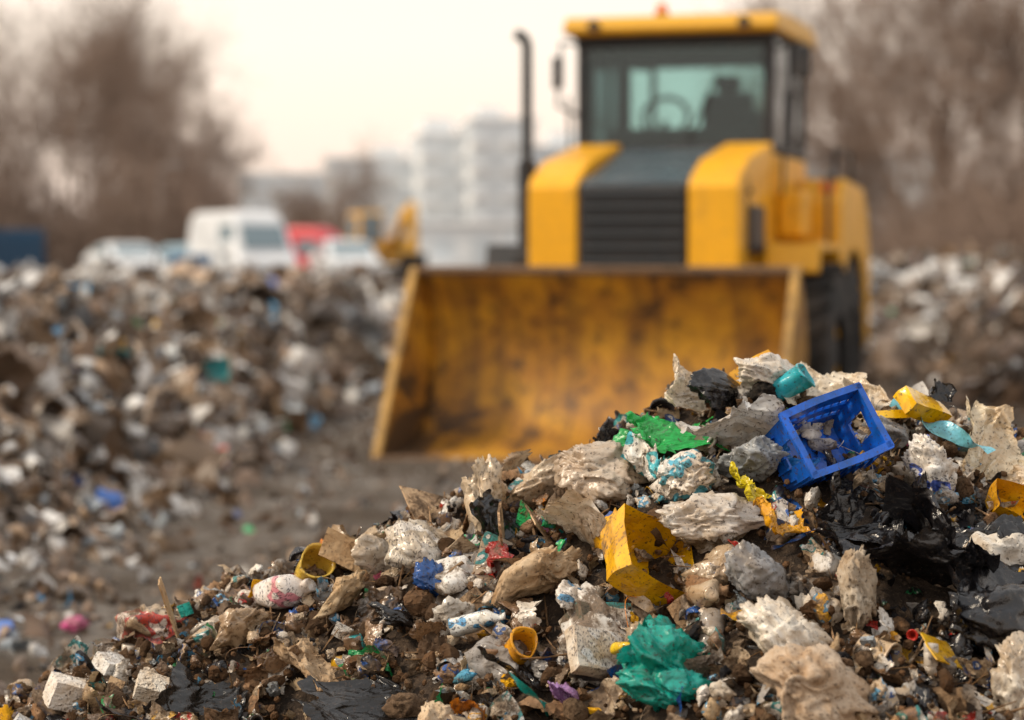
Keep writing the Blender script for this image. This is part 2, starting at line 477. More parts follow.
W=(.80,.77,.70); BE=(.62,.52,.40); BK=(.013,.013,.016)
HERO=[
 (BAG_H[4],.30,4.70,.09,(1.1,.3,.4),(.125,.12,.13),m_film,(.01,.44,.38),None,.0),
 (BAG_H[1],.30,4.66,.06,(.5,.1,.4),(.115,.10,.11),m_film,(.01,.42,.36),None,.0),
 (CRATE,.665,5.14,.085,(1.05,-.25,.45),(.115,.115,.115),m_hard,(.008,.11,.60),None,.10),
 (SHEET[3],.60,5.12,.06,(.5,.5,.1),(.06,.05,.05),m_film,(.02,.20,.62),None,.12),
 (TUB[1],.62,5.38,.09,(.4,.9,.2),(.038,.038,.05),m_hard,(.03,.45,.58),None,.1),
 (BAG_H[0],.60,5.46,.07,(.3,.2,.9),(.15,.10,.08),m_film,W,None,.15),
 (SHEET_H[0],.70,5.48,.08,(.5,.1,.3),(.17,.13,.10),m_film,(.80,.74,.62),None,.2),
 (SHEET_H[1],.84,5.50,.06,(.7,.1,1.3),(.14,.10,.09),m_film,(.76,.68,.54),None,.25),
 (CARTON[1],.905,5.36,.12,(.7,.3,.8),(.07,.06,.055),m_hard,(.86,.52,.0),None,.0),
 (SHEET[1],.955,5.40,.16,(1.2,.3,.2),(.045,.03,.03),m_hard,BK,None,.0),
 (STRIP[0],.80,5.33,.09,(.5,.1,.1),(.13,.13,.10),m_hard,(.86,.56,.01),None,.0),
 (CARD[1],.55,5.47,.09,(.9,-.5,.2),(.06,.05,.06),m_hard,(.76,.42,.02),None,.2),
 (SHEET_H[2],.36,5.30,.07,(.4,.1,.2),(.12,.08,.07),m_film,(.01,.46,.08),None,.0),
 (BAG[3],.29,5.34,.06,(.4,.1,.2),(.07,.05,.05),m_film,(.02,.42,.10),None,.1),
 (BAG_H[3],.205,5.30,.07,(.4,.2,.2),(.115,.10,.10),m_film,(.60,.51,.41),None,.05),
 (BAG_H[4],-.05,5.40,.05,(.5,1.2,.4),(.12,.11,.10),m_film,(.70,.59,.44),None,.1),
 (BAG_H[5],.07,5.40,.03,(.2,.9,2.4),(.12,.11,.09),m_film,(.70,.59,.45),None,.2),
 (BAG[5],-.19,5.32,.06,(.9,.2,.3),(.09,.08,.08),m_print,(.72,.67,.58),(.50,.45,.36),.0),
 (JUG[0],-.515,5.36,.06,(1.2,.6,.9),(.085,.085,.085),m_print,(.82,.79,.77),(.72,.26,.34),.0),
 (TUB[2],-.45,5.42,.07,(1.0,.6,.2),(.045,.045,.045),m_hard,(.80,.55,.08),None,.1),
 (OPENB[1],.276,4.97,.08,(.9,.5,.6),(.10,.095,.08),m_hard,(.84,.48,.005),None,.45),
 (SHEET_H[3],.737,5.02,.07,(.5,.1,.2),(.18,.13,.12),m_film,BK,None,.0),
 (SHEET_H[4],.96,4.87,.09,(.6,.1,.5),(.25,.19,.15),m_film,BK,None,.0),
 (BAG_H[0],1.00,4.76,.06,(.6,.1,.5),(.17,.14,.12),m_film,BK,None,.0),
 (SHEET_H[1],.88,4.98,.08,(.5,.3,1.5),(.17,.14,.12),m_film,(.016,.016,.02),None,.0),
 (SHEET_H[2],.80,4.88,.07,(.5,.2,2.5),(.14,.12,.10),m_film,BK,None,.0),
 (BAG_H[3],.575,4.50,.06,(.5,.1,1.2),(.16,.14,.12),m_cloth,(.52,.42,.32),None,.35),
 (BAG_H[2],.53,4.68,.08,(.2,.6,.3),(.11,.10,.09),m_film,(.80,.75,.66),None,.25),
 (BAG_H[5],.42,5.02,.07,(.4,.1,.1),(.13,.10,.10),m_film,(.78,.75,.70),None,.1),
 (BAG_H[0],.36,5.15,.06,(.2,.3,2.0),(.12,.10,.09),m_print,(.80,.78,.73),(.04,.40,.60),.1),
 (SHEET_H[2],.50,5.20,.08,(.5,.3,2.6),(.15,.12,.10),m_film,(.60,.60,.59),None,.1),
 (BAG_H[1],.50,5.14,.05,(.9,.3,2.6),(.10,.09,.08),m_film,(.36,.40,.44),None,.1),
 (SHEET_H[3],.32,5.22,.07,(.4,.4,1.1),(.10,.09,.08),m_print,(.80,.82,.80),(.02,.50,.62),.0),
 (SHEET[4],.55,4.98,.08,(.5,.3,.6),(.07,.06,.05),m_film,(.84,.42,.01),None,.0),
 (SHEET[7],.49,5.06,.09,(.7,.3,.9),(.05,.05,.05),m_film,(.82,.72,.02),None,.0),
 (CARTON[0],.175,4.80,.07,(.9,.25,.5),(.07,.06,.06),m_print,(.74,.68,.58),(.60,.52,.42),.1),
 (SHEET_H[0],-.26,4.90,.06,(.45,.05,.2),(.20,.14,.07),m_film,(.016,.015,.015),None,.1),
 (BLOCK[0],-.985,5.36,.06,(.3,.3,.5),(.046,.042,.042),m_cloth,(.80,.78,.74),None,.2),
 (BLOCK[1],-.89,5.38,.055,(.5,.2,1.0),(.040,.036,.036),m_cloth,(.78,.78,.76),None,.1),
 (BLOCK[2],-1.07,5.33,.04,(.2,.6,.2),(.036,.032,.032),m_cloth,(.64,.72,.80),None,.0),
 (BLOCK[3],-.78,5.22,.05,(.6,.3,.2),(.035,.03,.03),m_cloth,(.74,.69,.60),None,.1),
 (CARD[0],-.76,5.40,.08,(.2,1.25,.3),(.09,.06,.07),m_cloth,(.50,.35,.20),None,.1),
 (CARD[2],-.36,5.42,.07,(1.3,.4,.2),(.07,.07,.07),m_cloth,(.54,.38,.22),None,.1),
 (TUB[3],.01,4.88,.06,(.9,.5,.2),(.035,.035,.04),m_hard,(.84,.40,.01),None,.1),
 (BAG[2],-.165,5.18,.06,(.9,.5,.2),(.055,.05,.045),m_film,(.02,.10,.40),None,.05),
 (BAG[7],-.25,5.12,.06,(.2,.5,.2),(.06,.05,.045),m_film,BK,None,.0),
 (SHEET[2],-.02,5.28,.08,(.7,.5,.2),(.09,.08,.06),m_film,BK,None,.0),  # black sheet standing in for a dark hole between pieces
 (BAG_H[2],.89,5.16,.07,(.7,.9,1.2),(.10,.08,.08),m_print,(.82,.82,.80),(.02,.10,.60),.0),
 (STRIP[2],.94,5.32,.10,(.6,.4,-.6),(.13,.13,.12),m_film,(.18,.60,.78),None,.0),
 (OPENB[2],1.07,5.16,.08,(.9,.4,.3),(.065,.055,.05),m_hard,(.84,.46,.01),None,.1),
 (SHEET_H[4],1.05,5.36,.09,(1.1,.2,.5),(.12,.10,.08),m_film,(.78,.68,.50),None,.15),
 (BAG_H[3],1.16,5.30,.06,(.1,.2,1.5),(.12,.10,.10),m_film,(.72,.61,.46),None,.2),
 (SHEET[5],.47,4.90,.08,(.5,.6,.5),(.04,.03,.04),m_film,(.54,.02,.015),None,.0),
 (BAG[4],.10,4.72,.06,(.5,.6,.5),(.045,.035,.03),m_film,(.42,.24,.56),None,.0),
 (STRIP[1],.05,4.70,.07,(.5,.6,.9),(.10,.09,.08),m_film,(.01,.34,.32),None,.0),
 (BAG_H[5],.68,4.78,.06,(.5,1.6,.5),(.11,.10,.09),m_cloth,(.46,.40,.32),None,.3),
 (BAG_H[0],.50,4.86,.06,(1.5,.6,.5),(.10,.09,.08),m_film,(.34,.35,.37),None,.1),
 (BAG_H[4],.05,5.06,.06,(.5,2.6,.5),(.11,.10,.09),m_cloth,(.50,.38,.25),None,.2),
 (BAG[8],-.38,5.26,.06,(.5,2.6,.5),(.08,.07,.06),m_cloth,(.56,.44,.29),None,.2),
 (BAG[1],-.60,5.28,.06,(1.5,2.6,.5),(.08,.07,.06),m_film,(.44,.32,.20),None,.2),
 (BAG[9],-.30,5.38,.06,(1.5,.6,.5),(.07,.06,.05),m_film,(.74,.70,.62),None,.1),
 (SHEET_H[3],.40,5.44,.09,(.9,.2,.5),(.10,.07,.06),m_film,(.80,.73,.60),None,.2),
 (BAG[10],.46,5.42,.08,(.9,.2,.5),(.09,.06,.045),m_film,BK,None,.0),
 (BAG[11],.56,5.40,.07,(.3,.2,1.5),(.07,.06,.045),m_cloth,(.016,.014,.012),None,.0),
 (BOTTLE[1],.22,4.76,.10,(1.4,.2,.5),(.035,.035,.035),m_hard,(.84,.62,.02),None,.0),
 (JUG[1],1.10,4.62,.06,(.6,.3,.7),(.09,.09,.09),m_hard,(.72,.67,.56),None,.1),
 (CARD[3],.82,4.62,.07,(.7,.3,.9),(.06,.05,.05),m_hard,(.80,.48,.02),None,.1),
 (CARD[4],-.05,4.62,.06,(.9,.3,.9),(.08,.08,.05),m_cloth,(.54,.43,.30),None,.2),
 (BAG[6],.13,4.96,.06,(.9,.3,.9),(.07,.06,.05),m_print,(.78,.75,.70),(.08,.34,.64),.0),
 (SHEET_H[1],.14,5.16,.08,(.6,.2,2.1),(.12,.10,.08),m_film,(.76,.66,.52),None,.1),
 (SHEET_H[4],-.42,5.08,.06,(.6,.1,1.1),(.12,.10,.08),m_cloth,(.46,.34,.22),None,.2),
 (BAG_H[2],.98,4.58,.06,(.9,1.2,.1),(.11,.10,.08),m_film,(.70,.64,.54),None,.1),
 (BOTTLE[0],-.07,5.0,.06,(1.3,.2,1.2),(.065,.065,.065),m_print,(.70,.72,.70),(.05,.30,.6),.3),
 (JUG[2],.70,5.36,.05,(1.2,.5,1.9),(.07,.07,.07),m_hard,(.78,.76,.70),None,.1),
 (SHEET[10],-.66,5.12,.06,(.5,.2,.2),(.10,.08,.07),m_film,(.014,.013,.012),None,.0),
 (SHEET[11],.02,4.80,.05,(.5,.2,1.2),(.10,.08,.06),m_film,BK,None,.0),
 (BAG[12],.82,5.30,.05,(.5,.2,1.2),(.08,.07,.06),m_film,(.30,.31,.33),None,.1),
]
HXY=np.array([[h[1],h[2]-.03] for h in HERO]); HR=np.array([max(h[5]) for h in HERO])

H=Heap()
r=np.random.default_rng(3)
def hz(x,y): return float(h_heap(np.array([x]),np.array([y]))[0])
def rnd_xy(r,keep=None):
    while True:
        x,y=r.uniform(-1.8,1.6), r.uniform(4.05,5.9)
        if keep is None: return x,y
        d=np.hypot(HXY[:,0]-x,(HXY[:,1]-y))
        if (d<HR*keep).any() and r.random()<.9: continue
        return x,y
def darken(r,x,y,col):
    # torn black sacks dominate the right flank; earth dominates the left toe
    if ((x-.95)/.30)**2+((y-4.9)/.25)**2<1 and r.random()<.6: return np.array(BK)*r.uniform(.8,1.6)
    if x<-.15 and r.random()<.22: return np.array((.20,.13,.08))*r.uniform(.4,1.4)
    return col
slope=math.atan(SL)
cnt=0
while cnt<980:
    x,y=rnd_xy(r,.74); z=hz(x,y)
    if z<-.02: continue
    cnt+=1
    left=np.clip((.2-x)/1.3,0,1)
    s=r.uniform(.035,.078)*(1-.25*left)
    if r.random()<.12: s*=1.4
    k=r.random(); col=pick(r,.18+.38*left); d=r.uniform(.1,.95)+.25*left
    col=darken(r,x,y,col)
    col2=pick2(r)
    if k<.34: T=BAG[r.integers(14)]; R=rot_rand(r); m=r.choice([m_film,m_film,m_print,m_cloth]); s*=1.15
    elif k<.58: T=SHEET[r.integers(12)]; R=rot_flat(r,.5,slope); m=r.choice([m_film,m_print,m_print,m_film]); s*=1.3
    elif k<.64: T=CARD[r.integers(5)]; R=rot_rand(r); m=m_cloth; col=np.array((.44,.31,.19))*r.uniform(.6,1.4)
    elif k<.73: T=CARTON[r.integers(4)]; R=rot_rand(r); m=m_print; s*=.85
    elif k<.80: T=BOTTLE[r.integers(5)]; R=rot_rand(r); m=r.choice([m_hard,m_print])
    elif k<.85: T=CAN[r.integers(4)]; R=rot_rand(r); m=r.choice([m_hard,m_print]); s*=.7
    elif k<.89: T=JUG[r.integers(3)]; R=rot_rand(r); m=r.choice([m_hard,m_print]); s*=.85
    elif k<.94: T=TUB[r.integers(4)]; R=rot_rand(r); m=m_hard; s*=.6
    else: T=STRIP[r.integers(6)]; R=rot_flat(r,.6,slope); m=m_film; s*=1.6
    H.add(T,(x,y,z+s*r.uniform(-.1,.4)),R,s*np.array([1,r.uniform(.8,1.1),r.uniform(.8,1.1)]),m,col,col2,d)
cnt=0
while cnt<5200:
    x,y=rnd_xy(r,.50); z=hz(x,y)
    if z<-.02: continue
    cnt+=1
    left=np.clip((.2-x)/1.3,0,1)
    s=r.uniform(.010,.034); k=r.random(); col=darken(r,x,y,pick(r,.25+.4*left)); d=r.uniform(.2,.95)
    if k<.30: T=BAG_M[r.integers(8)]; R=rot_rand(r); m=r.choice([m_film,m_print,m_cloth])
    elif k<.60: T=SHEET_M[r.integers(6)]; R=rot_rand(r); m=r.choice([m_film,m_print,m_cloth]); s*=1.4
    elif k<.66: T=CARD[r.integers(5)]; R=rot_rand(r); m=m_cloth
    elif k<.69: T=BLOCK[r.integers(4)]; R=rot_rand(r); m=m_cloth; s*=.6
    elif k<.75: T=STICK[r.integers(4)]; R=rot_flat(r,.6,slope)@rot_e(1.4,0,0); m=m_soil; s*=2.2; col=np.array((.26,.17,.10))*r.uniform(.3,1.6)
    elif k<.78: T=WIRE[r.integers(4)]; R=rot_rand(r); m=m_hard; s*=2.2
    elif k<.83: T=STRIP[r.integers(6)]; R=rot_rand(r); m=m_film; s*=1.8
    elif k<.85: T=LID[r.integers(2)]; R=rot_rand(r); m=m_hard; s*=.6
    elif k<.87: T=BOTTLE[r.integers(5)]; R=rot_rand(r); m=m_hard; s*=1.2
    elif k<.89: T=CAN[r.integers(4)]; R=rot_rand(r); m=m_print; s*=1.1
    else: T=CLOD[r.integers(5)]; R=rot_rand(r); m=m_soil; col=np.array((.10,.062,.037))*r.uniform(.3,1.5)
    H.add(T,(x,y,z+r.uniform(-.01,.06)),R,s,m,col,pick2(r),d)
cnt=0
while cnt<10000:
    x,y=rnd_xy(r,.4); z=hz(x,y)
    if z<-.02: continue
    cnt+=1
    s=r.uniform(.003,.012); k=r.random()
    if k<.58: T=CLOD_L[r.integers(5)]; m=m_soil; col=np.array((.12,.073,.042))*r.uniform(.3,1.8)
    elif k<.87: T=SHEET_L[r.integers(6)]; m=m_film; col=pick(r,.2); s*=1.4
    else: T=STICK[r.integers(4)]; m=m_soil; s*=3; col=np.array((.2,.13,.07))*r.uniform(.4,1.6)
    H.add(T,(x,y,z+r.uniform(-.005,.05)),rot_rand(r),s,m,col,pick2(r),r.uniform(.2,.8))
for T,x,y,lift,eu,sc,m,c,c2,d in HERO:
    z=hz(x,y)+lift*.8
    H.add(T,(x,y-.03,z),rot_e(*eu),np.array(sc),m,np.array(c),None if c2 is None else np.array(c2),d)
H.build('garbage_pieces',heap_root)

# ------------------------------------------------------------------ mid-distance garbage
def hg(x,y): return h_ground(x,y)
def scatter(name,n,area,size,seed,dens_fn,brown=.15,lift=.25,big=0):
    Hh=Heap(); r=np.random.default_rng(seed); c=0
    xs=[];ys=[]
    while c<n:
        x=r.uniform(area[0],area[1],4000); y=r.uniform(area[2],area[3],4000)
        k=r.random(4000)<dens_fn(x,y)
        xs.append(x[k]); ys.append(y[k]); c+=k.sum()
    xs=np.concatenate(xs)[:n]; ys=np.concatenate(ys)[:n]; zs=hg(xs,ys)
    for x,y,z in zip(xs,ys,zs):
        s=r.uniform(*size)*(r.random()**1.6*1.2+.3); k=r.random(); R=rot_rand(r)
        if y<12.5: s=min(s,.065)
        q=r.random()
        if q<.045: col=np.array(BRIGHT[r.choice([0,0,1,3,4,4,7,2])])*1.0+.04
        elif q<.40: col=np.array((.76,.75,.73))*r.uniform(.6,1.1)
        elif q<.52: col=np.array((.40,.45,.49))*r.uniform(.7,1.1)
        elif q<.62: col=np.array((.03,.03,.032))
        else: col=np.array((.30,.205,.13))*r.uniform(.35,1.4)
        if r.random()<brown: col=np.array((.16,.10,.062))*r.uniform(.4,1.5)
        if k<.15: T=BAG_M[r.integers(8)]
        elif k<.62: T=SHEET_L[r.integers(6)]; s*=1.3
        elif k<.70: T=BLOCK[r.integers(4)]; s*=.6
        elif k<.84: T=STICK[r.integers(4)]; s*=1.8; col=np.array((.28,.21,.15))*r.uniform(.3,1.6)
        else: T=CLOD_L[r.integers(5)]; col=np.array((.10,.068,.045))*r.uniform(.4,1.5)
        Hh.add(T,(x,y,z+s*r.uniform(0,lift)),R,s,0,np.clip(col,0,.85),None,0)
    return Hh
def dl(x,y):
    foot=-1.50+.02*(y-12)+.15*np.sin(y*1.3)
    return np.where(y<23.5,S((foot-x)/.6),1)*np.where((y>23)&(x>2.5),.6,1)
A=scatter('a',9500,(-6.5,-.6,7.2,24.5),(.045,.12),21,dl,.30); A.build('garbage_mound',far=True)
A=scatter('a',4500,(-12,9,24,50),(.07,.20),22,lambda x,y:np.clip(1.3-(y-24)/26,.15,1),.12); A.build('garbage_mound',far=True)
A=scatter('a',2600,(3.3,9,14,34),(.04,.12),23,lambda x,y:S((x-3.4-.02*(y-20))/.6),.86); A.build('garbage_mound',far=True)
A=scatter('a',5600,(-2.8,4.5,6.0,24),(.012,.045),24,lambda x,y:np.where(np.abs(x-1)<1.9,.25,.6)+np.where((y<11)&(x<-.9),.8,0),.60,.2)
A.add(BAG_M[1],(-1.59,8.75,float(hg(np.array([-1.59]),np.array([8.75]))[0])+.04),np.eye(3),(.055,.05,.05),0,np.array((.84,.10,.38)),None,.0)
A.add(SHEET_M[2],(-1.82,8.9,float(hg(np.array([-1.82]),np.array([8.9]))[0])+.04),np.eye(3),(.06,.05,.05),0,np.array((.60,.66,.70)),None,.1)
A.build('scattered_litter',far=True)

# ------------------------------------------------------------------ generic part builders
def finish(bm,name,mats,parent,bevel=0.0,smooth=False):
    bmesh.ops.recalc_face_normals(bm,faces=bm.faces[:])
    me=bpy.data.meshes.new(name); bm.to_mesh(me); bm.free()
    for m in (mats if isinstance(mats,list) else [mats]): me.materials.append(m)
    ob=link(bpy.data.objects.new(name,me),parent)
    if smooth:
        for p in me.polygons: p.use_smooth=True
    if bevel>0:
        md=ob.modifiers.new('b','BEVEL'); md.width=bevel; md.segments=2; md.limit_method='ANGLE'; md.angle_limit=.6
    return ob
def box(name,c,s,mat,parent,bevel=.0,rot=(0,0,0),taper=(1,1)):
    bm=bmesh.new(); bmesh.ops.create_cube(bm,size=1)
    for v in bm.verts:
        if v.co.z>0: v.co.x*=taper[0]; v.co.y*=taper[1]
        v.co=Vector((v.co.x*s[0],v.co.y*s[1],v.co.z*s[2]))
    ob=finish(bm,name,mat,parent,bevel); ob.location=c; ob.rotation_euler=rot
    return ob
def prism(name,prof,x0,x1,mat,parent,bevel=0.0,inset=0.0):
    bm=bmesh.new()
    a=[bm.verts.new((x0,p[0],p[1])) for p in prof]; b=[bm.verts.new((x1,p[0],p[1])) for p in prof]
    bm.faces.new(a); bm.faces.new(b[::-1])
    n=len(prof)
    for i in range(n): bm.faces.new((a[i],a[(i+1)%n],b[(i+1)%n],b[i]))
    return finish(bm,name,mat,parent,bevel)
def tube(name,pts,rad,mat,parent,seg=10):
    cu=bpy.data.curves.new(name,'CURVE'); cu.dimensions='3D'; cu.bevel_depth=rad; cu.bevel_resolution=3; cu.use_fill_caps=True
    sp=cu.splines.new('POLY'); sp.points.add(len(pts)-1)
    for i,p in enumerate(pts): sp.points[i].co=(*p,1)
    cu.materials.append(mat)
    return link(bpy.data.objects.new(name,cu),parent)
def cyl(name,c,rad,dep,mat,parent,rot=(0,0,0),seg=24,r2=None,bevel=0):
    bm=bmesh.new(); bmesh.ops.create_cone(bm,cap_ends=True,segments=seg,radius1=rad,radius2=rad if r2 is None else r2,depth=dep)
    ob=finish(bm,name,mat,parent,bevel); ob.location=c; ob.rotation_euler=rot
    return ob

YEL=paint('yellow_paint',(.90,.44,.004),amount=.45,rough=.40,scale=2.2,lo=.50,dirt=(.16,.09,.035))
YEL2=paint('yellow_paint_roof',(.84,.44,.025),amount=.25,rough=.4,scale=2)
DARK=paint('black_trim',(.016,.018,.022),amount=.2,rough=.5)
GRI=paint('grille_paint',(.05,.06,.07),amount=.2,rough=.4)
HOODTOP=paint('hood_top',(.08,.11,.13),dirt=(.15,.14,.13),amount=.3,rough=.22)
STEEL=paint('worn_steel',(.20,.12,.07),amount=.6,rough=.5,metallic=.4)
RUB=paint('rubber',(.020,.020,.020),dirt=(.09,.065,.045),amount=.5,rough=.9,scale=4)
SEAT=paint('seat_fabric',(.015,.017,.02),amount=.1,rough=.9)
def bucket_mat():
    m,nt,b=new_mat('worn_bucket_paint'); oc=objco(nt)
    mp=nt.nodes.new('ShaderNodeMapping'); mp.inputs['Scale'].default_value=(1,.5,1.1); nt.links.new(oc,mp.inputs['Vector'])
    n=noise_tex(nt,mp.outputs[0],1.9,7,.70,.5); n2=noise_tex(nt,oc,8,5,.72)
    mp2=nt.nodes.new('ShaderNodeMapping'); mp2.inputs['Scale'].default_value=(9,.4,.5); nt.links.new(oc,mp2.inputs['Vector'])
    n3=noise_tex(nt,mp2.outputs[0],1.0,4,.6)
    sp=nt.nodes.new('ShaderNodeSeparateXYZ'); nt.links.new(oc,sp.inputs[0])
    # abrasion is heaviest where the load rubs: the lower half of the blade
    wear=maprange(nt,sp.outputs['Z'],.15,1.0,.055,-.01)
    nw=math_n(nt,'ADD',n,wear)
    c=mixc(nt,maprange(nt,nw,.38,.54,0,1),(.64,.33,.022),(.38,.17,.020))
    c=mixc(nt,maprange(nt,nw,.555,.60,0,.94),c,(.045,.028,.017))
    c=mixc(nt,maprange(nt,n3,.48,.64,0,.55),c,(.13,.065,.022))
    c=mixc(nt,maprange(nt,n2,.52,.62,0,.80),c,(.075,.042,.02))
    nt.links.new(c,b.inputs['Base Color']); b.inputs['Roughness'].default_value=.58
    bp=nt.nodes.new('ShaderNodeBump'); bp.inputs['Strength'].default_value=.25; bp.inputs['Distance'].default_value=.02
    nt.links.new(n2,bp.inputs['Height']); nt.links.new(bp.outputs[0],b.inputs['Normal'])
    return m
BUCK=bucket_mat()
def glass_mat(name,tint=(.72,.85,.85)):
    m=bpy.data.materials.new(name); m.use_nodes=True; nt=m.node_tree; nt.nodes.remove(nt.nodes['Principled BSDF'])
    out=nt.nodes['Material Output']; t=nt.nodes.new('ShaderNodeBsdfTransparent'); t.inputs[0].default_value=(*tint,1)
    g=nt.nodes.new('ShaderNodeBsdfGlossy'); g.inputs['Roughness'].default_value=.03; g.inputs[0].default_value=(.9,.95,1,1)
    f=nt.nodes.new('ShaderNodeFresnel'); f.inputs[0].default_value=1.45
    a=math_n(nt,'ADD',math_n(nt,'MULTIPLY',f.outputs[0],1.0),.01)
    mx=nt.nodes.new('ShaderNodeMixShader'); nt.links.new(a,mx.inputs[0]); nt.links.new(t.outputs[0],mx.inputs[1]); nt.links.new(g.outputs[0],mx.inputs[2])
    nt.links.new(mx.outputs[0],out.inputs[0]); return m
GLASS=glass_mat('cab_glass')
TINT=glass_mat('tinted_glass',(.25,.38,.40))
ORG,_nt,_b=new_mat('orange_lens'); _b.inputs['Base Color'].default_value=(.9,.22,.02,1); _b.inputs['Roughness'].default_value=.2
LAMPM,_nt,_b=new_mat('headlamp_lens'); _b.inputs['Base Color'].default_value=(.75,.75,.72,1); _b.inputs['Roughness'].default_value=.1

# ------------------------------------------------------------------ bulldozer (wheeled, front blade)
D=empty('bulldozer',(.63,17.0,0),math.radians(-16.5))
HW=1.36
ctrl=[(-.78,.02),(-.35,.035),(-.05,.09),(.14,.22),(.25,.42),(.29,.66),(.26,.90),(.16,1.12),(.02,1.29)]
def cat(P,k=5):
    out=[];P=[np.array(p) for p in P];Q=[2*P[0]-P[1]]+P+[2*P[-1]-P[-2]]
    for i in range(1,len(Q)-2):
        for j in range(k):
            t=j/k; out.append(.5*((2*Q[i])+(-Q[i-1]+Q[i+1])*t+(2*Q[i-1]-5*Q[i]+4*Q[i+1]-Q[i+2])*t*t+(-Q[i-1]+3*Q[i]-3*Q[i+1]+Q[i+2])*t**3))
    out.append(P[-1]); return out
prof=cat(ctrl)
nx=50; V=[]
for i in range(nx):
    x=-HW+2*HW*i/(nx-1)
    for p in prof: V.append((x,p[0],p[1]))
V=np.array(V); V[:,1]+=.014*vnoise(V*2.2,4)
me=np_mesh('blade_shell',V,grid_tris(nx,len(prof)),[BUCK],smooth=True)
o=link(bpy.data.objects.new('blade_shell',me),D); sm=o.modifiers.new('s','SOLIDIFY'); sm.thickness=.03; sm.offset=0
side=[(p[0]+.02,p[1]) for p in prof]+[(-.02,1.34),(-.84,.0)]
side=[(float(a),float(b)) for a,b in side]
prism('side_plate_left',side,-HW-.045,-HW-.002,BUCK,D,.008)
prism('side_plate_right',side,HW+.002,HW+.045,BUCK,D,.008)
box('top_lip',(0,.02,1.315),(2*HW+.10,.10,.055),STEEL,D,.012)
box('cutting_edge',(0,-.80,.018),(2*HW+.12,.16,.03),STEEL,D,.006)
EDGE=paint('worn_edge_paint',(.55,.31,.06),amount=.75,rough=.5,scale=4,lo=.40)
for sx in(-1,1):
    a=Vector((sx*(HW+.022),-.025,1.33)); b_=Vector((sx*(HW+.022),-.84,.02)); d=b_-a
    box('edge_bar',(a+b_)/2,(.062,.05,d.length),EDGE,D,.01,rot=(math.atan2(-d.y,d.z) ,0,0))
for i in range(4):
    x=-1.05+i*.7
    prism('back_rib',[(.33,.40),(.46,.5),(.44,.90),(.33,.92)],x-.02,x+.02,YEL,D,.004)
for sx in (-1,1):
    box('push_arm',(sx*.62,1.02,.62),(.14,1.3,.24),YEL,D,.02,rot=(.08,0,0))
    tube('lift_ram',[(sx*.45,.42,.85),(sx*.45,1.15,1.15)],.05,DARK,D)
box('chassis',(0,2.9,.72),(1.1,3.6,.42),DARK,D,.04)
box('front_axle',(0,2.0,.70),(2.1,.28,.28),DARK,D,.03)
box('rear_axle',(0,3.85,.72),(1.9,.28,.28),DARK,D,.03)
prism('hood',[(.95,.95),(.95,1.90),(1.03,1.96),(2.28,2.25),(2.28,.95)],-.78,.78,YEL,D,.03)
for sx in (-1,1):
    x0,x1=sorted((sx*.42,sx*.80))
    prism('hood_shoulder',[(.90,1.0),(.90,1.93),(.96,2.0),(1.30,2.14),(2.27,2.31),(2.27,2.1),(1.0,1.85),(.97,1.0)],x0,x1,YEL,D,.02)
prism('hood_top_panel',[(.93,1.955),(1.02,1.985),(2.27,2.275),(2.27,2.2),(.95,1.93)],-.415,.415,HOODTOP,D,.01)
box('grille_frame',(0,.93,1.53),(.82,.05,.84),DARK,D,.02)
for i in range(8):
    box('grille_slat',(0,.893,1.17+i*.10),(.76,.03,.045),GRI,D,.006,rot=(.5,0,0))
for sx in (-1,1):
    box('hood_side_vent',(sx*.802,1.62,1.62),(.02,.55,.36),DARK,D,.03)
    box('headlamp',(sx*.61,.89,1.18),(.2,.04,.12),LAMPM,D,.02)
    box('panel_seam',(sx*.802,1.22,1.6),(.012,.015,.8),DARK,D)
    cyl('hood_latch',(sx*.805,1.3,1.9),.025,.02,DARK,D,rot=(0,math.pi/2,0),seg=12)
box('front_guard',(0,.90,.98),(1.5,.12,.2),DARK,D,.02)
tube('muffler',[(-.98,1.5,1.25),(-.98,1.5,2.15)],.075,DARK,D)
box('exhaust_bracket',(-.93,1.5,1.35),(.28,.22,.22),DARK,D,.03)
cv=[(-.98,1.5,2.1),(-.98,1.5,3.02)]+[(-.98-.07*(1-math.cos(t)),1.5,3.02+.10*math.sin(t)) for t in (.3,.6,.9,1.2,1.45)]+[(-1.07,1.5,3.13)]
tube('exhaust_pipe',cv,.042,DARK,D)
box('side_tank',(-1.0,2.0,1.2),(.34,.9,.35),DARK,D,.05)
box('cab_base',(0,3.05,1.72),(1.60,1.50,1.02),YEL,D,.04)
box('cab_floor',(0,3.05,2.25),(1.56,1.46,.04),DARK,D,0)
for sx in (-1,1):
    for nm,yy,wd in (('front_pillar',2.34,.085),('rear_pillar',3.76,.09)):
        box(nm,(sx*.755,yy,2.70),(wd,.09,.92),DARK,D,.015)
    box('mid_pillar',(sx*.775,3.2,2.70),(.05,.06,.92),DARK,D,.01)
    box('side_glass',(sx*.772,3.05,2.70),(.008,1.36,.88),TINT,D)
    box('door_sill',(sx*.775,3.05,2.27),(.06,1.44,.07),DARK,D,.01)
    box('door_panel',(sx*.806,2.85,1.85),(.02,.80,.70),YEL,D,.01)
box('windscreen_sill',(0,2.335,2.27),(1.6,.09,.07),DARK,D,.01)
box('windscreen_header',(0,2.335,3.12),(1.6,.09,.09),DARK,D,.01)
box('windscreen',(0,2.325,2.70),(1.43,.008,.86),GLASS,D)
box('rear_glass',(0,3.765,2.70),(1.43,.008,.86),GLASS,D)
box('rear_sill',(0,3.765,2.33),(1.6,.08,.14),DARK,D,.01)
box('rear_window_bar',(-.50,3.72,2.70),(.05,.05,.9),DARK,D,.01)
